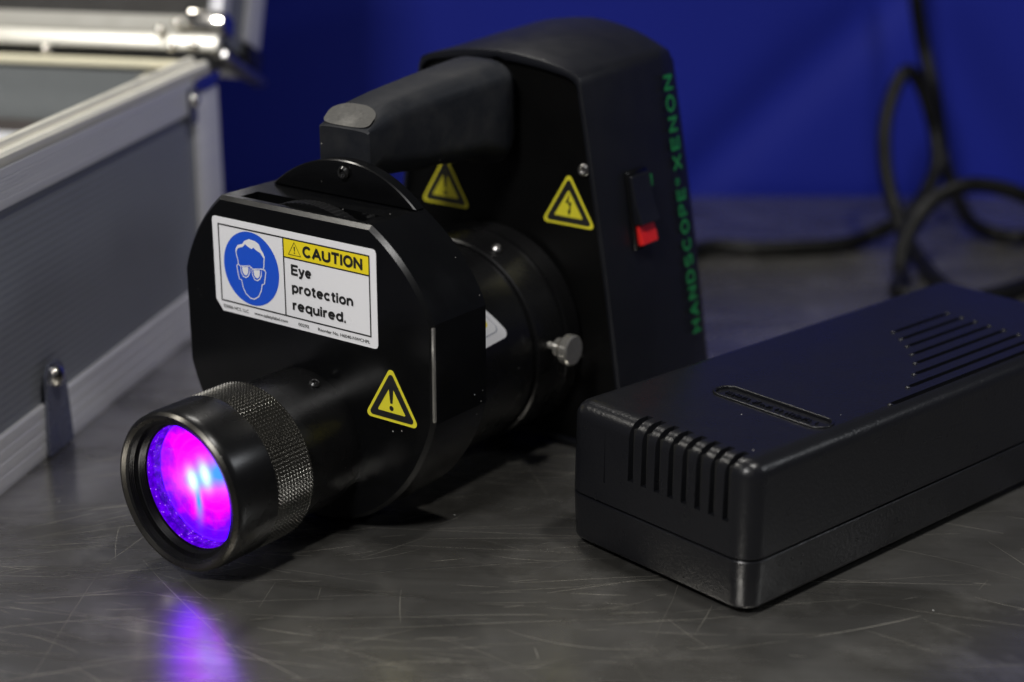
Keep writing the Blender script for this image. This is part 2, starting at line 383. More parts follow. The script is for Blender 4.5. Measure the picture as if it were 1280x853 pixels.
CAPS = {  # centre lines of plain grotesque capitals: width, strokes on a unit height
 'A': (0.74, [[(0.0, 0), (0.37, 1), (0.74, 0)], [(0.13, 0.30), (0.61, 0.30)]]),
 'C': (0.70, [_arc(0.37, 0.5, 0.37, 0.5, 42, 318, 20)]),
 'D': (0.68, [[(0, 0), (0, 1), (0.30, 1)] + _arc(0.30, 0.5, 0.38, 0.5, 90, -90, 14)[1:] + [(0, 0)]]),
 'E': (0.58, [[(0.58, 1), (0, 1), (0, 0), (0.58, 0)], [(0, 0.52), (0.52, 0.52)]]),
 'H': (0.66, [[(0, 0), (0, 1)], [(0.66, 0), (0.66, 1)], [(0, 0.52), (0.66, 0.52)]]),
 'I': (0.02, [[(0, 0), (0, 1)]]),
 'N': (0.66, [[(0, 0), (0, 1), (0.66, 0), (0.66, 1)]]),
 'O': (0.76, [_arc(0.38, 0.5, 0.38, 0.5, 0, 360, 26)]),
 'P': (0.60, [[(0, 0), (0, 1), (0.33, 1)] + _arc(0.33, 0.73, 0.27, 0.27, 90, -90, 10)[1:] + [(0, 0.46)]]),
 'S': (0.62, [_arc(0.31, 0.75, 0.29, 0.25, 25, 270, 14) + _arc(0.31, 0.25, 0.31, 0.25, 90, -155, 14)[1:]]),
 'T': (0.64, [[(0, 1), (0.64, 1)], [(0.32, 1), (0.32, 0)]]),
 'U': (0.66, [[(0, 1), (0, 0.30)] + _arc(0.33, 0.30, 0.33, 0.30, 180, 360, 12)[1:] + [(0.66, 1)]]),
 'X': (0.68, [[(0, 0), (0.68, 1)], [(0, 1), (0.68, 0)]]),
 'y': (0.46, [[(0, 0.70), (0.23, 0.0)], [(0.46, 0.70), (0.20, -0.14), (0.10, -0.26), (0.0, -0.26)]]),
 'e': (0.48, [[(0.0, 0.36), (0.48, 0.36)] + _arc(0.24, 0.35, 0.24, 0.35, 0, 318, 20)]),
 'p': (0.48, [[(0, 0.70), (0, -0.27)], _arc(0.24, 0.35, 0.24, 0.35, 0, 360, 22)]),
 'q': (0.48, [[(0.48, 0.70), (0.48, -0.27)], _arc(0.24, 0.35, 0.24, 0.35, 0, 360, 22)]),
 'd': (0.48, [[(0.48, 1.0), (0.48, 0.0)], _arc(0.24, 0.35, 0.24, 0.35, 0, 360, 22)]),
 'r': (0.24, [[(0, 0.70), (0, 0)], [(0.0, 0.45), (0.06, 0.60), (0.14, 0.68), (0.24, 0.69)]]),
 'o': (0.50, [_arc(0.25, 0.35, 0.25, 0.35, 0, 360, 22)]),
 't': (0.26, [[(0.11, 0.92), (0.11, 0.12), (0.16, 0.02), (0.26, 0.02)], [(0, 0.70), (0.26, 0.70)]]),
 'c': (0.46, [_arc(0.25, 0.35, 0.25, 0.35, 45, 315, 18)]),
 'i': (0.02, [[(0, 0.70), (0, 0)], [(0, 0.93), (0, 0.99)]]),
 'n': (0.44, [[(0, 0.70), (0, 0)], [(0.0, 0.44)] + _arc(0.22, 0.44, 0.22, 0.26, 180, 0, 10)[1:] + [(0.44, 0)]]),
 'u': (0.44, [[(0.44, 0.70), (0.44, 0)], [(0, 0.70)] + _arc(0.22, 0.26, 0.22, 0.26, 180, 360, 10)]),
 '.': (0.03, [[(0, 0.0), (0.03, 0.0)]]) }
def stroke_text(word, x0, x1, y, cap, wd, z, gap=0.34):
    """bold capitals drawn as flat strokes; each stroke a few microns above the last"""
    bm = bmesh.new(); tot = sum(CAPS[c][0] for c in word) + gap*(len(word)-1)
    k = (x1 - x0 - wd)/tot; h = cap - wd; x = x0 + wd/2; q = 0
    for c in word:
        w_, st = CAPS[c]
        for pl_ in st:
            P = [(x + px_*k, y + wd/2 + py_*h) for px_, py_ in pl_]
            for a, b in zip(P, P[1:]):
                A, B = Vector(a), Vector(b); t_ = (B-A).normalized(); n_ = Vector((-t_.y, t_.x))*wd/2; e_ = t_*wd*0.30 if len(P) < 8 else t_*wd*0.08
                flat([A-e_+n_, A-e_-n_, B+e_-n_, B+e_+n_], z + 4e-6*(q % 6), bm); q += 1
        x += (w_ + gap)*k
    return bm
FACE = (R_(90), 0, 0)          # stands a flat XY drawing up in the XZ plane, facing -Y

# ------------------------------------------------------------------ setting
bm = bbox(-2.2, 2.2, -0.6, 1.14, -0.04, 0.0, 0.003)
t = obj('table_top', bm, 'table', smooth=40); t['kind'] = 'structure'; t['label'] = 'scratched brushed stainless steel table top'
rs = random.Random(11)
def scratches(name, n, mat, wmin, wmax, region):
    bm = bmesh.new()
    clusters = [(rs.uniform(-0.5, 0.55), rs.uniform(0.38, 1.0), rs.gauss(4, 16)) for _ in range(34)]
    for _ in range(n):
        if rs.random() < 0.62:
            cx, cy_, an = rs.choice(clusters); x, y = rs.gauss(cx, 0.05), rs.gauss(cy_, 0.035); an += rs.gauss(0, 9)
        else:
            x, y, an = rs.uniform(-0.6, 0.65), rs.uniform(0.34, 1.1), (rs.gauss(3, 14) if rs.random() < 0.7 else rs.uniform(-90, 90))
        ln = min(0.13, 0.004 + rs.expovariate(1/0.022)); bend = rs.gauss(0, 0.10) if rs.random() < 0.8 else rs.gauss(0, 0.5)
        wd = rs.uniform(wmin, wmax); P = []; a_ = R_(an); k = max(4, int(ln/0.006)); z = 0.00003 + rs.random()*0.00002
        for i in range(k+1):
            P.append((x, y)); x += ln/k*math.cos(a_); y += ln/k*math.sin(a_); a_ += bend/k + rs.gauss(0, 0.015)
        V = []
        for i, p in enumerate(P):
            q0, q1 = Vector(P[max(i-1, 0)]), Vector(P[min(i+1, k)]); t_ = (q1-q0).normalized()
            w2 = wd*0.5*(0.15 + 0.85*math.sin(math.pi*(i+0.3)/(k+0.6)))
            V.append((bm.verts.new((p[0]-t_.y*w2, p[1]+t_.x*w2, z)), bm.verts.new((p[0]+t_.y*w2, p[1]-t_.x*w2, z))))
        for (a0, b0), (a1, b1) in zip(V, V[1:]): bm.faces.new((a0, b0, b1, a1))
    o = obj(name, bm, mat, t); o['kind'] = 'stuff'
M['scratch'] = surface('bare_scratched_steel', (0.66, 0.63, 0.55), 0.36, 0.72, None, 0.05)
M['scratch_dark'] = surface('dark_score_mark', (0.05, 0.05, 0.055), 0.4, 0.5, None, 0.05)
scratches('scratch_marks', 4200, 'scratch', 0.00004, 0.00015, None)
scratches('deep_scratch_marks', 120, 'scratch', 0.00018, 0.00034, None)
scratches('dark_score_marks', 140, 'scratch_dark', 0.00008, 0.00028, None)
# blue sheet hung behind the table, with shallow creases, some shaped to stand in for diagonal shadows
bm = bmesh.new(); nx, nz = 420, 60; g = []
def fold(x, z):
    y = 0.004*math.sin(x*5+1) + 0.003*math.sin(x*11+z*4)
    for a, b, s, wd in ((0.235, 1.0, 0.0080, 0.026), (0.27, -1.55, 0.0080, 0.026), (-0.2, 0.25, 0.006, 0.05), (0.95, 0.4, 0.01, 0.04), (-0.75, -0.3, 0.01, 0.05)):
        d = (x - a) - (z - 0.12)/b; y += s*math.exp(-(d/wd)**2)
    return y
for j in range(nz+1):
    z = -0.30 + 0.64*j/nz
    g.append([bm.verts.new((-2.1 + 4.2*i/nx, 1.152 + fold(-2.1+4.2*i/nx, z), z)) for i in range(nx+1)])
for j in range(nz):
    for i in range(nx): bm.faces.new((g[j][i], g[j][i+1], g[j+1][i+1], g[j+1][i]))
bmesh.ops.recalc_face_normals(bm, faces=bm.faces[:])
bmesh.ops.solidify(bm, geom=bm.faces[:], thickness=0.003)
t = obj('backdrop', bm, 'backdrop', smooth=60); t['kind'] = 'structure'; t['label'] = 'deep blue sheet hanging behind the steel table'

# ------------------------------------------------------------------ shared label builders
def warning_triangle(parent, loc, rot, size, symbol, name='warning_sticker', label=None):
    """yellow-black warning triangle, base 'size', drawn in XY and stood up"""
    h = size * 0.83
    def tri(ins, r): 
        k = ins
        return rounded([(-size/2 + k*1.75, k), (size/2 - k*1.75, k), (0, h - k*2.05)], r, 5)
    o = obj(name, prism(tri(0, 0.0016), 'z', 0, 0.00012), 'safety_yellow', parent, loc, rot)
    if label: o['label'] = label
    obj('black_band', ring2(tri(0.0011, 0.0012), tri(0.0036, 0.0004), 0.0002), 'black_ink', o)
    bm = bmesh.new(); s = size
    if symbol == '!':
        flat([(-0.042*s, 0.60*h), (-0.030*s, 0.645*h), (0.030*s, 0.645*h), (0.042*s, 0.60*h), (0.022*s, 0.33*h), (-0.022*s, 0.33*h)], 0.0002, bm)
        flat([(0.038*s*math.cos(a), 0.245*h + 0.038*s*math.sin(a)) for a in [k*math.pi/6 for k in range(12)]], 0.0002, bm)
    else:
        flat([(0.02*s, 0.62*h), (-0.06*s, 0.42*h), (-0.005*s, 0.42*h)], 0.0002, bm)
        flat([(-0.06*s, 0.42*h), (0.055*s, 0.455*h), (0.0*s, 0.36*h), (-0.005*s, 0.42*h)], 0.0002, bm)
        flat([(0.055*s, 0.455*h), (0.03*s, 0.26*h), (0.008*s, 0.28*h), (0.02*s, 0.40*h)], 0.0002, bm)
        flat([(0.05*s, 0.29*h), (0.008*s, 0.18*h), (-0.02*s, 0.29*h)], 0.0002, bm)
    obj('symbol', bm, 'black_ink', o)
    return o
def screw(parent, loc, r, rot=(0, 0, 0), mat='screw', name='screw'):
    bm = lathe([(-0.003, r*0.55), (0, r), (0.0006, r), (0.0014, r*0.72), (0.0012, r*0.45), (0.0004, r*0.42)], 24, 'z')
    return obj(name, bm, mat, parent, loc, rot, 35)

# ------------------------------------------------------------------ inspection lamp
lampE = thing('inspection_lamp', 'black handheld inspection lamp with glowing violet lens and warning stickers', 'lamp', (-0.0786, 0.6277, 0), R_(-36.5))
ZC, RC, HW, TF = 0.0715, 0.0655, 0.0627, 0.1225    # filter housing: centre height, radius, half width, top flat
def disc_outline(top):
    pts = []
    for k in range(121):
        a = 2*math.pi*k/120; x, z = RC*math.cos(a), ZC + RC*math.sin(a); pts.append((x, z))
    out = []
    xs = math.sqrt(RC**2 - HW**2); az = math.asin(xs/RC)
    at = math.asin(min(1, (top-ZC)/RC)) if top < ZC+RC else math.pi/2
    n = 14 if top < ZC+RC else 40
    right = [(RC*math.cos(az+(at-az)*k/n), ZC+RC*math.sin(az+(at-az)*k/n)) for k in range(n+1)]
    if top >= ZC+RC: right = right[:-1] + [(0, ZC+RC)]
    left = [(-x, z) for x, z in reversed(right)]
    if top < ZC+RC: xe = right[-1][0]; right = [(HW-(HW-x)*(HW-0.0345)/(HW-xe), z) for x, z in right]
    if top >= ZC+RC: left = left[1:]
    ab = math.pi/2; m = 24
    sz = math.sin(az); low = [(-RC*math.cos(az+(ab-az)*k/m), ZC-RC*math.sin(az+(ab-az)*k/m) - 0.0056*((math.sin(az+(ab-az)*k/m)-sz)/(1-sz))) for k in range(m+1)]
    low2 = [(-x, z) for x, z in reversed(low)][1:]
    return right + left + low + low2
bm = prism(disc_outline(TF), 'y', 0.0, 0.0312)
bmesh.ops.recalc_face_normals(bm, faces=bm.faces[:])
es = [e for e in bm.edges if all(abs(v.co.y) < 1e-6 for v in e.verts)]
bmesh.ops.bevel(bm, geom=es, offset=0.0015, segments=1, profile=0.5, affect='EDGES')
slot = bbox(-0.0335, 0.0285, 0.0040, 0.0135, 0.095, 0.14)
fh = obj('filter_housing', cut(to_mesh(bm), [slot]), 'anodised', lampE, smooth=12)
at = math.asin((TF+0.0002-ZC)/RC)
arc = [(RC*math.cos(at+(math.pi-2*at)*k/40), ZC+RC*math.sin(at+(math.pi-2*at)*k/40)) for k in range(41)]
bm = prism([(x*0.86 if x > 0 else x*0.92, z) for x, z in arc], 'y', 0.0256, 0.0310); bevel_all(bm, 0.0005, 1, 40)
fl = obj('rear_flange', bm, 'anodised', lampE, smooth=24)
screw(fl, (0.0005, 0.0250, 0.1325), 0.0026, FACE)
# pale strip on the housing's right edge: worn metal plus a painted highlight
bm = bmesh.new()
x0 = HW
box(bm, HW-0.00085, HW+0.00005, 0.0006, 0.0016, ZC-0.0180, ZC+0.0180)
obj('worn_edge_glint', bm, 'nickel', fh)
# filter wheel with finger notches, peeping out of the slot
prof = []; wheel_r, wz = 0.0445, 0.0800
pts = []
for k in range(480):
    a = 2*math.pi*k/480; r = wheel_r - (0.00022 if k % 4 < 2 else 0)
    pts.append((r*math.cos(a), wz + r*math.sin(a)))
bm = prism(pts, 'y', 0.0050, 0.0108)
obj('filter_wheel', bm, 'barrel', lampE, smooth=25)

# lens barrel
BX, BZ = 0.0, 0.0338
bl = obj('lens_barrel', lathe([(0.002, 0.0274), (-0.0272, 0.0274), (-0.0276, 0.0278), (-0.0289, 0.0292), (-0.0291, 0.0292)], 128, 'y', BX, BZ), 'barrel', lampE, smooth=30)
screw(bl, (BX+0.0105, -0.0060, BZ+0.0252), 0.0022, (0, R_(22), 0))
# knurled ring: a grid of small pyramids
bm = bmesh.new(); nth, ny, y0, y1, rk = 960, 84, -0.0290, -0.0478, 0.0294; G = []
for j in range(ny+1):
    y = y0 + (y1-y0)*j/ny; row = []
    for i in range(nth):
        a = 2*math.pi*i/nth
        u = i/8.0 + j/7.0; v = i/8.0 - j/7.0
        tri = lambda q: abs((q % 1.0) - 0.5)*2
        h = min(1 - tri(u), 1 - tri(v))
        r = rk + 0.0012*h*(0 if j in (0, ny) else 1)
        row.append(bm.verts.new((BX + r*math.cos(a), y, BZ + r*math.sin(a))))
    G.append(row)
for j in range(ny):
    for i in range(nth): bm.faces.new((G[j][i], G[j][(i+1) % nth], G[j+1][(i+1) % nth], G[j+1][i]))
obj('knurled_ring', bm, 'knurl', bl)
# front ring: outside, bevelled rim, threaded bore
pr = [(-0.0411, 0.0288), (-0.0472, 0.0288), (-0.0477, 0.0303), (-0.0635, 0.0303), (-0.0668, 0.0297), (-0.068, 0.0288), (-0.068, 0.0280), (-0.0672, 0.0266)]
y = -0.0672
for k in range(4): pr += [(y+0.0004, 0.0258), (y+0.0008, 0.0264)]; y += 0.0008
pr += [(y+0.0004, 0.0254), (y+0.0004, 0.0243)]
for k in range(4): pr += [(y+0.0008, 0.0238), (y+0.0012, 0.0243)]; y += 0.0008
pr += [(y+0.0006, 0.0235), (-0.0410, 0.0235)]
fr = obj('front_ring', lathe(pr, 160, 'y', BX, BZ, True), 'barrel', lampE, smooth=28)
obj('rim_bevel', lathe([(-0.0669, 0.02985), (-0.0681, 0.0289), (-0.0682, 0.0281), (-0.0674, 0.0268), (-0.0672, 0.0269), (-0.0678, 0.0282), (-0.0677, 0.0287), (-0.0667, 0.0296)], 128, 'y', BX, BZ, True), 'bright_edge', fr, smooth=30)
# lens glass: shallow convex disc set in the ring
prof = [(-0.0615, 0.0235)] + [(-0.0615 - 0.0022*(1-(r/0.0235)**2), r) for r in (0.0215, 0.017, 0.0135, 0.010, 0.0065, 0.003, 0.0005)]
obj('lens', lathe(prof, 96, 'y', BX, BZ, caps=False), 'glass', fr, smooth=60)
# glowing inside: tube wall and dished filter
bm = bmesh.new(); A = []; 
for t, r in ((-0.0602, 0.02335), (-0.0565, 0.0232), (-0.0532, 0.0231)):
    A.append([bm.verts.new((BX + r*math.cos(2*math.pi*k/96), t, BZ + r*math.sin(2*math.pi*k/96))) for k in range(96)])
for a, b in zip(A, A[1:]):
    for k in range(96): bm.faces.new((a[k], a[(k+1) % 96], b[(k+1) % 96], b[k]))
gt = obj('light_tube', bm, 'tube', fr, smooth=60)
prof = [(0.0 + 0.0026*(1-(r/0.0231)**2), r) for r in (0.0231, 0.0200, 0.016, 0.0125, 0.009, 0.0055, 0.0022, 0.0004)]
obj('leak_baffle', lathe([(-0.048, 0.0236), (-0.047, 0.0236)], 96, 'y', BX, BZ), 'slot', fr)  # unseen disc added to stop the filter's glow leaking backwards
gf = obj('colour_filter', lathe(prof, 96, 'y', caps=False), 'filter', fr, (BX, -0.0538, BZ), None, 60)
# caution label on the housing face (millimetres, origin top left, y downwards)
cl = obj('caution_label', prism([(x*0.001, -y*0.001) for x, y in [(1.5,0),(81.2,0),(82.2,0.4),(82.7,1.5),(82.7,36.2),(82.2,37.3),(81.2,37.7),(3.6,37.7),(0.0,33.4),(0,1.5),(0.4,0.4)]][::-1], 'z', 0, 0.00012),
         'white_label', lampE, (-0.0453, -0.00005, 0.1143), FACE)
cl['label'] = 'white caution label with blue eye protection pictogram'
mm = lambda pts: [(x*0.001, -y*0.001) for x, y in pts]
Z1, Z2, Z3 = 0.0002, 0.00026, 0.00032
def frame(x0, y0, x1, y1, wd, bm=None):
    bm = bm or bmesh.new()
    for a in ((x0,y0,x1,y0+wd),(x0,y1-wd,x1,y1),(x0,y0+wd,x0+wd,y1-wd),(x1-wd,y0+wd,x1,y1-wd)):
        flat(mm([(a[0],a[1]),(a[2],a[1]),(a[2],a[3]),(a[0],a[3])]), Z2, bm)
    return bm
bm = frame(3.0, 2.6, 79.7, 33.6, 0.55)
flat(mm([(36.9,3.15),(37.45,3.15),(37.45,33.05),(36.9,33.05)]), Z2, bm)
flat(mm([(37.45,10.0),(79.15,10.0),(79.15,10.5),(37.45,10.5)]), Z2, bm)
obj('border_lines', bm, 'black_ink', cl)
obj('yellow_banner', flat(mm([(37.3,3.0),(79.3,3.0),(79.3,10.2),(37.3,10.2)]), Z1), 'yellow_ink', cl)
def label_text(s, x0, x1, y, cap, bold, name='lettering', mat='black_ink', spacing=1.0, fat=0.0):
    o = obj(name, text_mesh(s, x0*0.001, x1*0.001, -y*0.001, cap*0.001, bold, Z3, 0, spacing), mat, cl)
    if fat:                                     # thicker strokes: the same letters once more, a hair to either side
        bm = bmesh.new()
        for k, d in enumerate((0, -fat, fat)):
            n0 = len(bm.verts); bm.from_mesh(o.data); bm.verts.ensure_lookup_table()
            for v in bm.verts[n0:]: v.co.x += d*0.001; v.co.z += 4e-6*k
        bm.to_mesh(o.data); bm.free()
obj('lettering', stroke_text('CAUTION', 0.0470, 0.0763, -0.00885, 0.0046, 0.00108, Z3, 0.28), 'black_ink', cl)
bm = bmesh.new()
ribbon(mm([(39.8, 8.85), (46.0, 8.85), (42.9, 3.9)]), 0.00042, Z3, True, bm=bm)
flat(mm([(42.6,5.5),(43.2,5.5),(43.05,7.3),(42.75,7.3)]), Z3, bm); flat(mm([(42.65,7.7),(43.15,7.7),(43.15,8.2),(42.65,8.2)]), Z3, bm)
obj('alert_symbol', bm, 'black_ink', cl)
obj('lettering', stroke_text('Eye', 0.0408, 0.0510, -0.0167, 0.0042, 0.00092, Z3, 0.24), 'black_ink', cl)
obj('lettering', stroke_text('protection', 0.0409, 0.0713, -0.0236, 0.0042, 0.00092, Z3, 0.24), 'black_ink', cl)
obj('lettering', stroke_text('required.', 0.0409, 0.0676, -0.0305, 0.0042, 0.00092, Z3, 0.24), 'black_ink', cl)
label_text('©2006 HCS, LLC', 4.0, 17.5, 36.2, 1.25, 0.004, 'fine_print')
label_text('www.safetylabel.com', 20.5, 38.0, 36.2, 1.25, 0.008, 'fine_print')
label_text('00292', 43.5, 48.8, 36.2, 1.25, 0.004, 'fine_print')
label_text('Reorder No. H6040-NWCHPL', 53.5, 79.0, 36.2, 1.25, 0.008, 'fine_print')
obj('pictogram_disc', flat([((19.9+14.5*math.cos(a))*0.001, (-18.1+14.5*math.sin(a))*0.001) for a in [k*math.pi/36 for k in range(72)]], Z1), 'blue_ink', cl)
def zz(pts):
    out = []
    for zx, zy in pts:
        y = -(zy - 420 - 0.25*(zx-335))/21.2; x = (zx - 335)/17.6 + y*21.2*0.07/17.6
        out.append(((19.9+x)*0.001, (-18.1+y)*0.001))
    return out
bm = bmesh.new()
hair_o = [(186,262),(190,240),(205,212),(250,203),(270,178),(310,166),(370,188),(402,213),(422,258),(442,288),(460,330)]
hair_i = [(196,268),(202,250),(212,238),(255,229),(276,206),(300,229),(336,252),(352,240),(378,264),(418,290),(446,332)]
o_, i_ = zz(hair_o), zz(hair_i)
for k in range(10): flat([o_[k], o_[k+1], i_[k+1], i_[k]], Z2, bm)
ribbon(zz([(191,262),(200,300),(213,345),(216,378),(201,380),(212,440),(228,502),(249,511),(262,570),(290,630),(335,672),(370,680),(410,660),(432,610),(440,558),(460,553),(471,450),(450,432)]), 0.00042, Z2, bm=bm)
ribbon(zz([(453,330),(452,400),(448,432)]), 0.00045, Z2, bm=bm)
obj('face_outline', bm, 'white_label', cl)
bm = bmesh.new()
for cx, cy in ((286, 440), (392, 470)):
    op = zz([(cx-50, cy-48), (cx+40, cy-45), (cx+38, cy+10), (cx+25, cy+40), (cx+2, cy+52), (cx-22, cy+42), (cx-42, cy+5)])
    ribbon(op, 0.00042, Z2, True, bm=bm)
    flat(zz([(cx-36, cy-40), (cx+24, cy-36), (cx+24, cy+8), (cx+14, cy+28), (cx+2, cy+34), (cx-14, cy+26), (cx-28, cy+2)]), Z2, bm)
ribbon(zz([(325, 402), (345, 412)]), 0.0005, Z2, bm=bm)
ribbon(zz([(236, 392), (214, 372)]), 0.0004, Z2, bm=bm)
ribbon(zz([(432, 425), (466, 437)]), 0.0004, Z2, bm=bm)
obj('goggles', bm, 'white_label', cl)
warning_triangle(lampE, (0.0431, -0.00005, 0.0497), FACE, 0.0262, '!', label='yellow warning triangle with exclamation mark')

# rear lamp cylinder, collar, thumbscrew
CZ, CR = 0.0475, 0.0430
cy = obj('lamp_cylinder', lathe([(0.0313, 0.0415), (0.036, 0.0415), (0.0362, CR), (0.0885, CR), (0.0895, 0.0420), (0.091, 0.0420)], 128, 'y', 0, CZ), 'barrel', lampE, smooth=28)
co = obj('collar', lathe([(0.0905, 0.0400), (0.0908, 0.0436), (0.0915, 0.0442), (0.1090, 0.0442), (0.1098, 0.0436), (0.1100, 0.0455), (0.1188, 0.0455)], 128, 'y', 0, CZ), 'barrel', lampE, smooth=28)
screw(co, (0.0170, 0.0985, CZ+0.0412), 0.0022, (0, R_(22), 0), 'steel')
ts = obj('thumbscrew', lathe([(0.040, 0.0016), (0.0480, 0.0016), (0.0482, 0.0040), (0.0500, 0.0040), (0.0502, 0.0022), (0.0518, 0.0022), (0.0520, 0.0056), (0.0526, 0.0064), (0.0556, 0.0064), (0.0562, 0.0058)], 36, 'x', 0.0985, 0.0525), 'nickel', lampE, smooth=30)
# curved white sticker on the cylinder, its corner showing
def cyl_patch(pts, r):
    bm = bmesh.new(); V = []
    for yy, ang in pts: V.append(bm.verts.new((r*math.cos(ang), yy, CZ + r*math.sin(ang))))
    c = (sum(p[0] for p in pts)/len(pts), sum(p[1] for p in pts)/len(pts))
    n = len(pts); rows = [V]
    for s in (0.8, 0.6, 0.4, 0.2):
        rows.append([bm.verts.new((r*math.cos(c[1]+(a-c[1])*s), c[0]+(yy-c[0])*s, CZ + r*math.sin(c[1]+(a-c[1])*s))) for yy, a in pts])
    cv = bm.verts.new((r*math.cos(c[1]), c[0], CZ + r*math.sin(c[1])))
    for a, b in zip(rows, rows[1:]):
        for k in range(n): bm.faces.new((a[k], a[(k+1) % n], b[(k+1) % n], b[k]))
    for k in range(n): bm.faces.new((rows[-1][k], rows[-1][(k+1) % n], cv))
    return bm
def tri_patch(size, k): 
    c = (0.0530, R_(40)); a = 1/CR
    base = rounded([(-0.024*size, -0.018*size), (0.0230*size, -0.0150*size), (-0.001*size, 0.024*size)], 0.0022*size, 5)
    fine = []
    for i in range(len(base)):
        p, q = base[i], base[(i+1) % len(base)]; m_ = max(1, int(math.hypot(q[0]-p[0], q[1]-p[1])/0.002))
        fine += [(p[0]+(q[0]-p[0])*s/m_, p[1]+(q[1]-p[1])*s/m_) for s in range(m_)]
    return [(c[0]+p[0], c[1]+p[1]*a) for p in fine]
st = obj('round_sticker', cyl_patch(tri_patch(1.0, 0), CR+0.00015), 'white_label', lampE, smooth=60)
st.name = 'cylinder_sticker'
obj('grey_outline', cyl_patch(tri_patch(0.78, 0), CR+0.00025), 'grey_ink', st, smooth=60)
obj('white_field', cyl_patch(tri_patch(0.75, 0), CR+0.00032), 'white_label', st, smooth=60)
obj('yellow_field', cyl_patch(tri_patch(0.56, 0), CR+0.0004), 'yellow_ink', st, smooth=60)

# rear housing
HX = 0.002
def hsec(y, ins, apex, zc=0.1600, zb=0.0012):
    hw_t, hw_b = 0.0412 - ins, 0.0680 - ins
    P = []
    P += [(hw_b-0.004, zb+ins), (hw_b-0.001, zb+ins+0.001), (hw_b, zb+ins+0.004)]
    for k in range(1, 7):
        z = zb + 0.004 + (zc - 0.004 - zb - 0.004)*k/6; t_ = (z-zb)/(zc-zb); P.append((hw_b + (hw_t-hw_b)*t_ + 0.0012*math.sin(math.pi*t_), z))
    P += [(hw_t-0.0002, zc-ins-0.0012), (hw_t-0.0010, zc-ins-0.0001), (hw_t-0.004, zc-ins+0.0012)]
    for k in range(1, 8):
        x = (hw_t-0.004)*(1-k/8); P.append((x, zc-ins+0.0012 + (apex-ins*0.5-zc-0.0012)*(1-((x)/(hw_t-0.004))**2)))
    full = P + [(0, apex-ins)] + [(-x, z) for x, z in reversed(P)]
    return [(HX+x, y, z) for x, z in full]
secs = [hsec(0.1230, 0.0026, 0.166), hsec(0.1190, 0.0023, 0.166), hsec(0.1188, 0.0017, 0.166), hsec(0.1188, 0.0009, 0.166), hsec(0.1192, 0.0002, 0.1662), hsec(0.1205, 0, 0.1664), hsec(0.155, 0, 0.1705, 0.1612), hsec(0.178, 0, 0.1722, 0.1616),
        hsec(0.188, 0.0004, 0.172, 0.1616), hsec(0.1925, 0.0022, 0.1705, 0.1605), hsec(0.1952, 0.006, 0.168, 0.158)]
hs = obj('rear_housing', loft(secs), 'satin_body', lampE, smooth=32)
fp = [(x, z) for x, y, z in hsec(0, 0.0026, 0.1655)]
obj('front_panel', prism(fp, 'y', 0.1212, 0.1232), 'face_panel', lampE, smooth=30)
for sx in (-0.045, 0.049):
    for sy in (0.130, 0.184):
        obj('foot', lathe([(0.0, 0.0055), (0.0008, 0.0062), (0.0055, 0.0062)], 24, 'z', sx, sy), 'rubber', lampE, smooth=30)
warning_triangle(lampE, (0.0372, 0.1211, 0.0970), FACE, 0.0272, 'bolt', label='yellow high voltage warning triangle with lightning bolt')
warning_triangle(lampE, (-0.0275, 0.1211, 0.0960), FACE, 0.0272, '!', label='yellow warning triangle half hidden under the handle')
screw(lampE, (0.0445, 0.1211, 0.1215), 0.0026, FACE, 'steel')
screw(lampE, (-0.0375, 0.1211, 0.1400), 0.0026, FACE, 'steel')
# side face: local frame u along +Y, v up the tilted side
sl = (0.0680-0.0412)/(0.156); tilt = math.atan(sl)
def side_x(z): 
    t_ = (z-0.004)/0.156; return HX + 0.0680 + (0.0412-0.0680)*t_ + 0.0012*math.sin(math.pi*t_)
SIDE = Matrix.Rotation(-tilt, 4, 'Y') @ Matrix.Rotation(R_(90), 4, 'Z') @ Matrix.Rotation(R_(90), 4, 'X')
side_rot = SIDE.to_euler()
sw = obj('rocker_switch', bbox(-0.0078, 0.0078, -0.0166, 0.0166, -0.002, 0.0016, 0.0010), 'anodised', lampE, (side_x(0.1015)+0.0002, 0.1475, 0.1015), side_rot, 30)
bm = prism([(-0.0060, 0.0012), (0.0145, 0.0012), (0.0145, 0.0030), (0.004, 0.0034), (-0.0060, 0.0056)], 'x', -0.0070, 0.0070); bevel_all(bm, 0.0004, 1)
obj('rocker', bm, 'satin_body', sw, smooth=30)
bm = prism([(-0.0148, 0.0014), (-0.0052, 0.0014), (-0.0052, 0.0024), (-0.0100, 0.0036), (-0.0148, 0.0040)], 'x', -0.0060, 0.0060); bevel_all(bm, 0.0004, 1)
obj('red_end', bm, 'red', sw, smooth=30)
obj('green_mark', flat([(0.0105, 0.0075), (0.0120, 0.0075), (0.0120, 0.0125), (0.0105, 0.0125)], 0.0005), 'green_ink', sw)
lrot = (SIDE @ Matrix.Rotation(R_(90), 4, 'Z')).to_euler(); lloc = (side_x(0.097)+0.0004, 0.1795, 0.0968)
obj('green_lettering', stroke_text('HANDSCOPE', -0.0570, 0.0070, -0.0034, 0.0070, 0.00135, 0.0009, 0.42), 'green_ink', lampE, lloc, lrot)
obj('green_lettering', stroke_text('XENON', 0.0150, 0.0560, -0.0034, 0.0070, 0.00135, 0.0009, 0.42), 'green_ink', lampE, lloc, lrot)
obj('trade_mark', ring2([(0.0102+0.0016*math.cos(k*math.pi/8), 0.0018+0.0016*math.sin(k*math.pi/8)) for k in range(16)], [(0.0102+0.0008*math.cos(k*math.pi/8), 0.0018+0.0008*math.sin(k*math.pi/8)) for k in range(16)], 0.0009), 'green_ink', lampE, lloc, lrot)

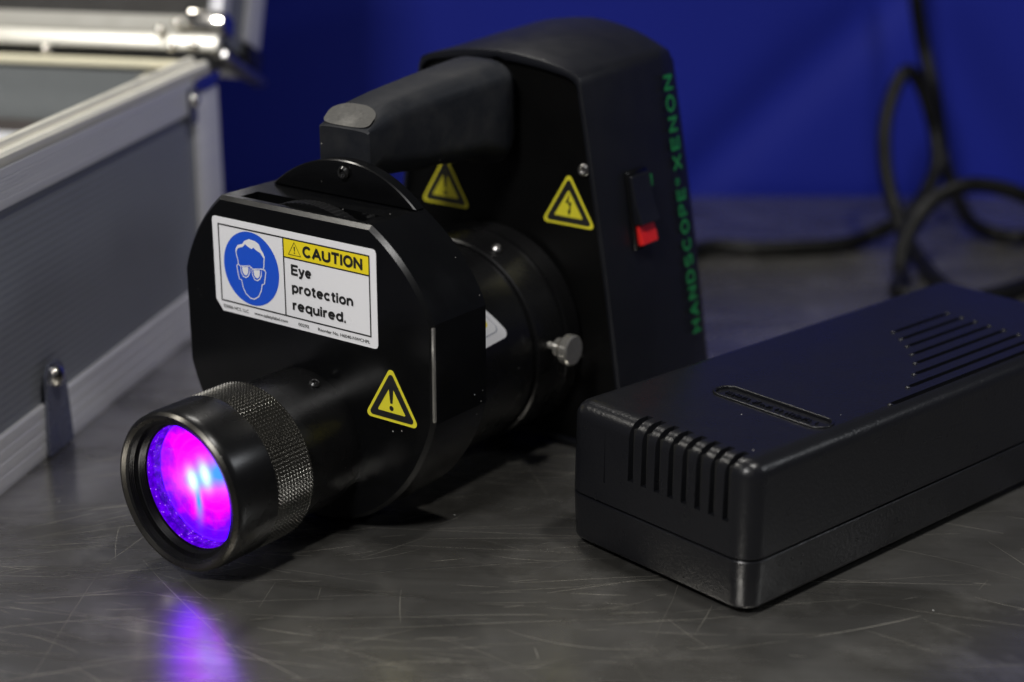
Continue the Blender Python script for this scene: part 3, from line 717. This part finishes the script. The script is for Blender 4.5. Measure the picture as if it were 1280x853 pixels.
# handle
def hand_sec(y, zb, zt, hw, cx, drop=0.0085, rb=0.0095):
    pts = []; zs = zt - drop
    for k in range(15):
        a = R_(180.0*k/14); ca_, sa_ = math.cos(a), math.sin(a)
        pts.append((cx + hw*math.copysign(abs(ca_)**0.62, ca_), y, zs + drop*abs(sa_)**0.9))
    for (px, r, a0) in ((cx-hw+rb, rb, 180), (cx+hw-rb, rb, 270)):
        for k in range(7):
            a = R_(a0 + 15*k); pts.append((px + r*math.cos(a), y, zb + rb + r*math.sin(a)))
    return pts
CXH = -0.0068
secs = [hand_sec(0.0335, 0.1300, 0.1470, 0.0122, CXH, 0.0010, 0.003), hand_sec(0.0342, 0.1296, 0.1478, 0.0127, CXH, 0.0012, 0.003),
        hand_sec(0.0425, 0.1280, 0.1549, 0.0128, CXH), hand_sec(0.050, 0.1262, 0.1561, 0.0129, CXH), hand_sec(0.058, 0.1258, 0.1573, 0.0131, CXH),
        hand_sec(0.068, 0.1248, 0.1587, 0.0136, CXH+0.0008), hand_sec(0.078, 0.1255, 0.1601, 0.0142, CXH+0.0018), hand_sec(0.088, 0.1245, 0.1614, 0.0149, CXH+0.0028),
        hand_sec(0.098, 0.1252, 0.1626, 0.0157, CXH+0.0038), hand_sec(0.1075, 0.1215, 0.1636, 0.0163, CXH+0.0048), hand_sec(0.1120, 0.1210, 0.1638, 0.0163, CXH+0.0050),
        hand_sec(0.1150, 0.1222, 0.1625, 0.0150, CXH+0.0050), hand_sec(0.1165, 0.1235, 0.1600, 0.0125, CXH+0.0050), hand_sec(0.1222, 0.1240, 0.1590, 0.0115, CXH+0.0050)]
ha = obj('handle', loft(secs), 'rubber', lampE, smooth=28)
# scuffed sloping end of the grip
a, b = Vector((CXH, 0.0341, 0.1478)), Vector((CXH, 0.0427, 0.1548))
d = (b-a); nrm = Vector((0, -d.z, d.y)).normalized()
out = []
for k in range(48):
    an = 2*math.pi*k/48; sx = math.copysign(abs(math.cos(an))**0.6, math.cos(an)); sy = math.copysign(abs(math.sin(an))**(0.35 if math.sin(an) < 0 else 0.8), math.sin(an))
    wd = 0.0118 if sy < 0 else 0.0118 - 0.0030*sy**2
    out.append((CXH + wd*sx, *( (a + d*(0.5+0.5*sy)) + nrm*0.00025)[1:]))
bm = bmesh.new(); bm.faces.new([bm.verts.new(p) for p in out])
obj('scuffed_end', bm, 'cap_wear', ha)

# ------------------------------------------------------------------ power supply
ps = thing('power_supply', 'black textured plastic power supply box with vent slots on the steel table', 'power supply', (0.0800, 0.5398, 0), R_(42))
PL, PW, PB, PS_, PT = 0.234, 0.0900, 0.0028, 0.0215, 0.0570
def shell(z0, z1, top, bot):
    """rounded box: vertical corners rounded, top / bottom edges rounded by their own radius"""
    rc = 0.0088; secs = []
    lev = []
    if bot: lev += [(z0 + bot*(1-math.cos(R_(a))), bot*(1-math.sin(R_(a)))) for a in (0, 30, 60)] + [(z0+bot, 0)]
    else: lev += [(z0, 0.0003), (z0+0.0004, 0)]
    if top: lev += [(z1-top, 0)] + [(z1 - top*(1-math.sin(R_(a))), top*(1-math.cos(R_(a)))) for a in (18, 36, 54, 72, 90)]
    else: lev += [(z1-0.0004, 0), (z1, 0.0003)]
    for z, i in lev:
        dr = 0.0006*(z-PS_)/0.035 if z > PS_ else 0.0008*(PS_-z)/0.02
        i2 = i + dr
        secs.append([(x, y, z) for x, y in rrect(i2, i2, PL-i2, PW-i2, max(0.0018, rc-i2), 7)])
    return to_mesh(loft(secs))
up = shell(PS_+0.00035, PT, 0.0062, 0)
cutters = []
for k in range(8):                       # ventilation slots wrapping over the front edge
    yc = 0.0112 + 0.00645*k
    pr = rounded([(-0.004, 0.0345), (0.0022, 0.0345), (0.0022, 0.0546), (0.0095, 0.0546), (0.0095, 0.062), (-0.004, 0.062)], 0.0003, 2)
    bm = bmesh.new(); yy = [yc-0.0014, yc+0.0014]
    prism([(-0.004, 0.0345), (0.0044, 0.0345), (0.0044, 0.0490), (0.0060, 0.0530), (0.0092, 0.0530), (0.0102, 0.0572), (0.0102, 0.062), (-0.004, 0.062)], 'y', *[q for q in yy], bm=bm)
    cutters.append(bm)
gl = [(0.0850, 0.0065), (0.1048, 0.0131), (0.1183, 0.0200), (0.1290, 0.0272), (0.1370, 0.0344), (0.1435, 0.0415), (0.1492, 0.0486), (0.1540, 0.0560)]
for x0, y in gl:                          # long grooves fanning out of an arc
    x1 = 0.1862 + 0.0035*(y-0.0065)/0.05
    bm = prism(rrect(x0, y-0.00115, x1, y+0.00115, 0.0011, 4), 'z', PT-0.0016, PT+0.004); cutters.append(bm)
cutters.append(prism(rrect(0.0453, 0.0083, 0.0547, 0.0592, 0.0044, 8), 'z', PT-0.0006, PT+0.004))
cutters.append(bbox(-0.002, 0.00055, 0.0690, 0.0698, 0.030, 0.0545))
us = obj('upper_shell', cut(up, cutters), 'psu', ps, smooth=32)
obj('lower_shell', shell(PB, PS_-0.00035, 0, 0.0016), 'psu', ps, smooth=32)
obj('inner_lining', bbox(0.0030, PL-0.004, 0.004, PW-0.004, 0.006, 0.0536), 'slot', ps)  # black block added inside the shell so the open slots read dark
for sx in (0.013, PL-0.013):
    for sy in (0.012, PW-0.012): obj('foot', lathe([(0, 0.0055), (0.0006, 0.0060), (PB+0.0004, 0.0060)], 24, 'z', sx, sy), 'slot', ps, smooth=30)
bm = bmesh.new(); bmesh.ops.create_uvsphere(bm, u_segments=12, v_segments=8, radius=0.0011); bmesh.ops.scale(bm, vec=(1, 1, 0.7), verts=bm.verts[:]); pip = to_mesh(bm, 'groove_glint_dome')
for x0, y in gl:  # small domes added at the groove ends to catch highlights
    obj('groove_glint_dome', pip, 'psu', us, (x0-0.0012, y, PT-0.0001), None, 60)
    obj('groove_glint_dome', pip, 'psu', us, (0.1874+0.0035*(y-0.0065)/0.05, y, PT-0.0001), None, 60)
# raised bead around the badge, with moulded characters too worn to read
o_ = rrect(0.0446, 0.0076, 0.0554, 0.0599, 0.0051, 8); n = len(o_)
bead = tube([Vector((x, y, PT+0.0001)) for x, y in o_] + [Vector((*o_[0], PT+0.0001)), Vector((*o_[1], PT+0.0001))], 0.0006, 8)
bd = obj('badge_bead', bead, 'psu', ps, smooth=60)
bm = bmesh.new(); y = 0.0555; rr = random.Random(3)
while y > 0.0125:
    for q in range(rr.randint(2, 3)):
        h0 = rr.uniform(0, 0.0012); yy = y - rr.uniform(0, 0.0008)
        box(bm, 0.0482+h0, 0.0482+h0+rr.uniform(0.0005, 0.0024), yy-0.00035, yy, PT-0.0007, PT+0.0001)
    y -= 0.0015 if rr.random() > 0.18 else 0.0030
o = obj('moulded_marks', bm, 'psu', bd); o['kind'] = 'stuff'

# ------------------------------------------------------------------ aluminium case
ca = thing('aluminium_case', 'open grey flight case with ribbed panels and aluminium edging', 'case', (-0.2054, 0.6484, 0), R_(-12.3))
CW, Y0, Y1, ZT = 0.36, -0.20, 0.2525, 0.128
# side panel, front panel, back panel, base
obj('side_panel', bbox(-0.006, -0.0012, Y0+0.004, Y1-0.004, 0.004, 0.125), 'panel', ca)
obj('side_panel', bbox(-CW+0.0012, -CW+0.006, Y0+0.004, Y1-0.004, 0.004, 0.125), 'panel', ca)
obj('back_panel', bbox(-CW+0.0065, -0.0065, Y1-0.0062, Y1-0.0012, 0.004, 0.1265), 'lining', ca)
obj('front_panel', bbox(-CW+0.0065, -0.0065, Y0+0.0012, Y0+0.006, 0.004, 0.125), 'panel', ca)
obj('base_panel', bbox(-CW+0.004, -0.004, Y0+0.004, Y1-0.004, 0.0012, 0.0038), 'panel', ca)
obj('inner_lining', bbox(-0.0092, -0.0062, Y0+0.0065, Y1-0.0065, 0.004, 0.124), 'lining', ca)
def rail(pts, axis, a, b, name, mat='alu', parent=ca, ins=0.0):
    return obj(name, prism(pts, axis, a, b), mat, parent, smooth=30)
def ribbed(z0, z1, x, dep, nr, rib):
    """outer face with shallow ribs, as an outline in (x, z)"""
    P = [(x-dep, z0), (x, z0), (x+0.0003, z0+0.0008)]
    zs, ze = z0 + 0.003, z1 - 0.004
    for k in range(nr):
        a = zs + (ze-zs)*k/nr; b = zs + (ze-zs)*(k+1)/nr
        P += [(x+0.0003, a), (x+0.0003, a+(b-a)*0.62), (x+0.0003-rib, a+(b-a)*0.68), (x+0.0003-rib, a+(b-a)*0.97)]
    P += [(x+0.0003, ze), (x+0.0003, z1-0.0007), (x-0.0004, z1), (x-dep, z1)]
    return P
rail(ribbed(0.0, 0.0232, 0.0006, 0.0045, 3, 0.0002), 'y', Y0, Y1-0.0315, 'bottom_rail')
rail(ribbed(0.1120, 0.1285, 0.0006, 0.0045, 6, 0.00045), 'y', Y0, Y1-0.0315, 'top_rail')
# rounded lip over the top rail
lip = [(-0.0105, 0.1240), (-0.0092, 0.1245), (-0.0092, 0.1286), (0.0008, 0.1286), (0.0011, 0.1300), (0.0008, 0.1322), (-0.0005, 0.1336), (-0.0022, 0.1338), (-0.0030, 0.1325), (-0.0060, 0.1325), (-0.0068, 0.1352), (-0.0092, 0.1356), (-0.0105, 0.1345)]
rail(lip, 'y', Y0, Y1-0.010, 'rim_lip', 'lip')
obj('corner_post', bbox(-0.028, 0.0012, Y1-0.0302, Y1+0.0006, 0.0, 0.1200, 0.0012), 'alu', ca, smooth=30)
obj('corner_cover', bbox(-0.030, 0.0022, Y1-0.0330, Y1+0.0018, 0.1202, 0.1280, 0.0012), 'chrome', ca, smooth=30)
for (yy, zz_) in ((Y1-0.0350, 0.1165),):
    cp = obj('corner_bracket', bbox(0.0010, 0.0022, yy-0.0050, yy+0.0042, 0.1065, 0.1250, 0.0005), 'clip', ca, smooth=30)
    bm = bmesh.new(); bmesh.ops.create_uvsphere(bm, u_segments=20, v_segments=12, radius=0.0036); bmesh.ops.scale(bm, vec=(0.7, 1, 1), verts=bm.verts[:])
    obj('rivet', bm, 'chrome', cp, (0.0026, yy, zz_+0.002), None, 60)
# clip at the foot of the side with its ball rivet
pts = rounded([(0.0395, 0.0004), (0.0622, 0.0004), (0.0602, 0.0240), (0.0585, 0.0360), (0.0540, 0.0395), (0.0455, 0.0395), (0.0425, 0.0350), (0.0420, 0.0240)], 0.0008, 3)
kp = obj('foot_clip', prism(pts, 'x', 0.0010, 0.0026), 'clip', ca, smooth=30)
bm = bmesh.new(); bmesh.ops.create_uvsphere(bm, u_segments=24, v_segments=14, radius=0.0048); bmesh.ops.scale(bm, vec=(0.75, 1, 1), verts=bm.verts[:])
obj('rivet', bm, 'chrome', kp, (0.0030, 0.0500, 0.0335), None, 60)
# back edge: rail, cream seal
obj('back_rail', bbox(-CW+0.03, -0.0305, Y1-0.0012, Y1+0.0010, 0.1080, 0.1285, 0.0004), 'alu', ca)
obj('back_lip', bbox(-CW+0.01, -0.0108, Y1-0.0100, Y1-0.0004, 0.1286, 0.1320, 0.0010), 'seal', ca, smooth=30)
# lid, leaning back about its hinge
HY, HZ, PH = Y1 + 0.0045, 0.1372, R_(24)
def lidp(name, x0, x1, d0, d1, h0, h1, mat, r=0.0006):
    """d = depth behind the lid's rim plane, h = height up from the hinge edge"""
    o = obj(name, bbox(x0, x1, d0, d1, h0, h1, r), mat, ca, (0, HY, HZ), (-PH, 0, 0), 30); return o
LD, LH = 0.058, 0.44
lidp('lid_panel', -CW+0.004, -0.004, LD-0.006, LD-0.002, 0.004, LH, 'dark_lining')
lidp('lid_wall', -CW+0.006, -0.006, 0.006, LD-0.0062, 0.0015, 0.006, 'lining')
lidp('lid_wall', -0.0065, -0.0015, 0.004, LD-0.004, 0.0065, LH, 'panel')
lidp('lid_wall', -CW+0.0015, -CW+0.0065, 0.004, LD-0.004, 0.0065, LH, 'panel')
lidp('lid_rim', -CW, 0.0, -0.0005, 0.0058, -0.0008, 0.0075, 'lip', 0.0012)
lidp('lid_strip', -CW+0.008, -0.0075, 0.0012, 0.0050, 0.0078, 0.0175, 'strip', 0.0006)
lidp('lid_rim', -0.0070, 0.0008, -0.0005, 0.0110, 0.0087, LH, 'alu', 0.0012)
lidp('lid_rim', -CW, -CW+0.0075, -0.0005, 0.0110, 0.0087, LH, 'alu', 0.0012)
lidp('lid_edge', -0.022, 0.0012, LD-0.022, LD+0.0008, 0.014, LH, 'alu', 0.0012)
lidp('lid_edge', -CW, -0.0005, LD-0.016, LD+0.0004, -0.0010, 0.0014, 'alu', 0.0004)
lidp('hinge_plate', -0.0058, 0.0030, 0.0060, LD+0.010, -0.0030, 0.0012, 'steel', 0.0004)
lidp('corner_cap', -0.016, 0.0026, LD-0.020, LD+0.0030, 0.0016, 0.0135, 'screw', 0.0012)
lidp('corner_cap', -0.018, 0.0030, -0.0022, 0.0140, 0.0090, 0.0200, 'chrome', 0.0018)
lidp('tape_patch', -0.155, -0.146, -0.0009, -0.0006, 0.0005, 0.0080, 'tape', 0)
for x, dz in ((-0.030, 0.012), (-0.020, 0.016), (-0.012, 0.0055), (-0.024, 0.004), (-0.185, 0.0005), (-0.128, 0.0005), (-0.094, 0.0005), (-0.178, 0.0005)):
    bm = bmesh.new(); bmesh.ops.create_uvsphere(bm, u_segments=16, v_segments=10, radius=0.0030)
    obj('rivet', bm, 'chrome', ca, (x, HY-0.0015, HZ-0.0035+dz), None, 60)
# contents: white foam sheet with dark trim against the back
fo = obj('foam_insert', bbox(-CW+0.0095, -0.0095, Y0+0.008, Y1-0.0105, 0.0042, 0.0930, 0.002), 'foam_white', None, (-0.2054, 0.6484, 0), (0, 0, R_(-12.3)), 30)
fo['label'] = 'white foam block filling the open aluminium case'; fo['category'] = 'foam'
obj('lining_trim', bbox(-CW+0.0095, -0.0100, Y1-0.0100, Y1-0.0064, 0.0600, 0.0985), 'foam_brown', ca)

# ------------------------------------------------------------------ cords behind the power supply
RCO = 0.0046
path = [(0.060, 0.905, 0.020), (0.090, 0.965, 0.0045), (0.1154, 0.9980, RCO), (0.150, 0.995, RCO), (0.189, 1.001, RCO), (0.2140, 1.018, 0.0060)]
path += [(0.2395, 1.0300, 0.0166), (0.2531, 1.0450, 0.0283), (0.2611, 1.0600, 0.0426), (0.2596, 1.0700, 0.0627), (0.2511, 1.0720, 0.0856), (0.2409, 1.0660, 0.0965), (0.2310, 1.0550, 0.0877), (0.2235, 1.0400, 0.0690), (0.2219, 1.0250, 0.0485), (0.2249, 1.0100, 0.0283), (0.2296, 0.9900, 0.0120), (0.2337, 0.9650, 0.0047)]
path += [(0.236, 0.915, RCO), (0.250, 0.885, RCO), (0.243, 0.868, RCO)]
co1 = obj('lamp_cord', tube(catmull(path), RCO), 'cord', smooth=60)
co1['label'] = 'black cord running from the lamp into a tall upright loop'; co1['category'] = 'cord'
path = [(0.2477, 1.1250, 0.1971), (0.2510, 1.1200, 0.1585), (0.2537, 1.1150, 0.1327), (0.2592, 1.1100, 0.1045), (0.2651, 1.1000, 0.0792), (0.2703, 1.1000, 0.0564), (0.2734, 1.0950, 0.0369), (0.2767, 1.0750, 0.0209), (0.2818, 1.0500, 0.0068)]
path += [(0.2904, 1.0300, 0.0047), (0.3050, 1.0200, 0.0047), (0.3244, 1.0300, 0.0054), (0.3147, 1.0100, 0.0240), (0.2953, 0.9900, 0.0376), (0.2790, 0.9850, 0.0439), (0.2602, 0.9800, 0.0464), (0.2432, 0.9750, 0.0414), (0.2296, 0.9650, 0.0315), (0.2206, 0.9550, 0.0197), (0.2170, 0.9450, 0.0080), (0.2164, 0.9350, 0.0047)]
path += [(0.208, 0.905, RCO+0.001), (0.230, 0.888, RCO+0.0005), (0.262, 0.905, RCO+0.0003), (0.300, 0.935, RCO), (0.350, 0.945, RCO), (0.420, 0.93, RCO)]
co2 = obj('mains_cord', tube(catmull(path), RCO), 'cord', smooth=60)
co2['label'] = 'black cord hanging down the blue sheet and curling behind the power supply'; co2['category'] = 'cord'
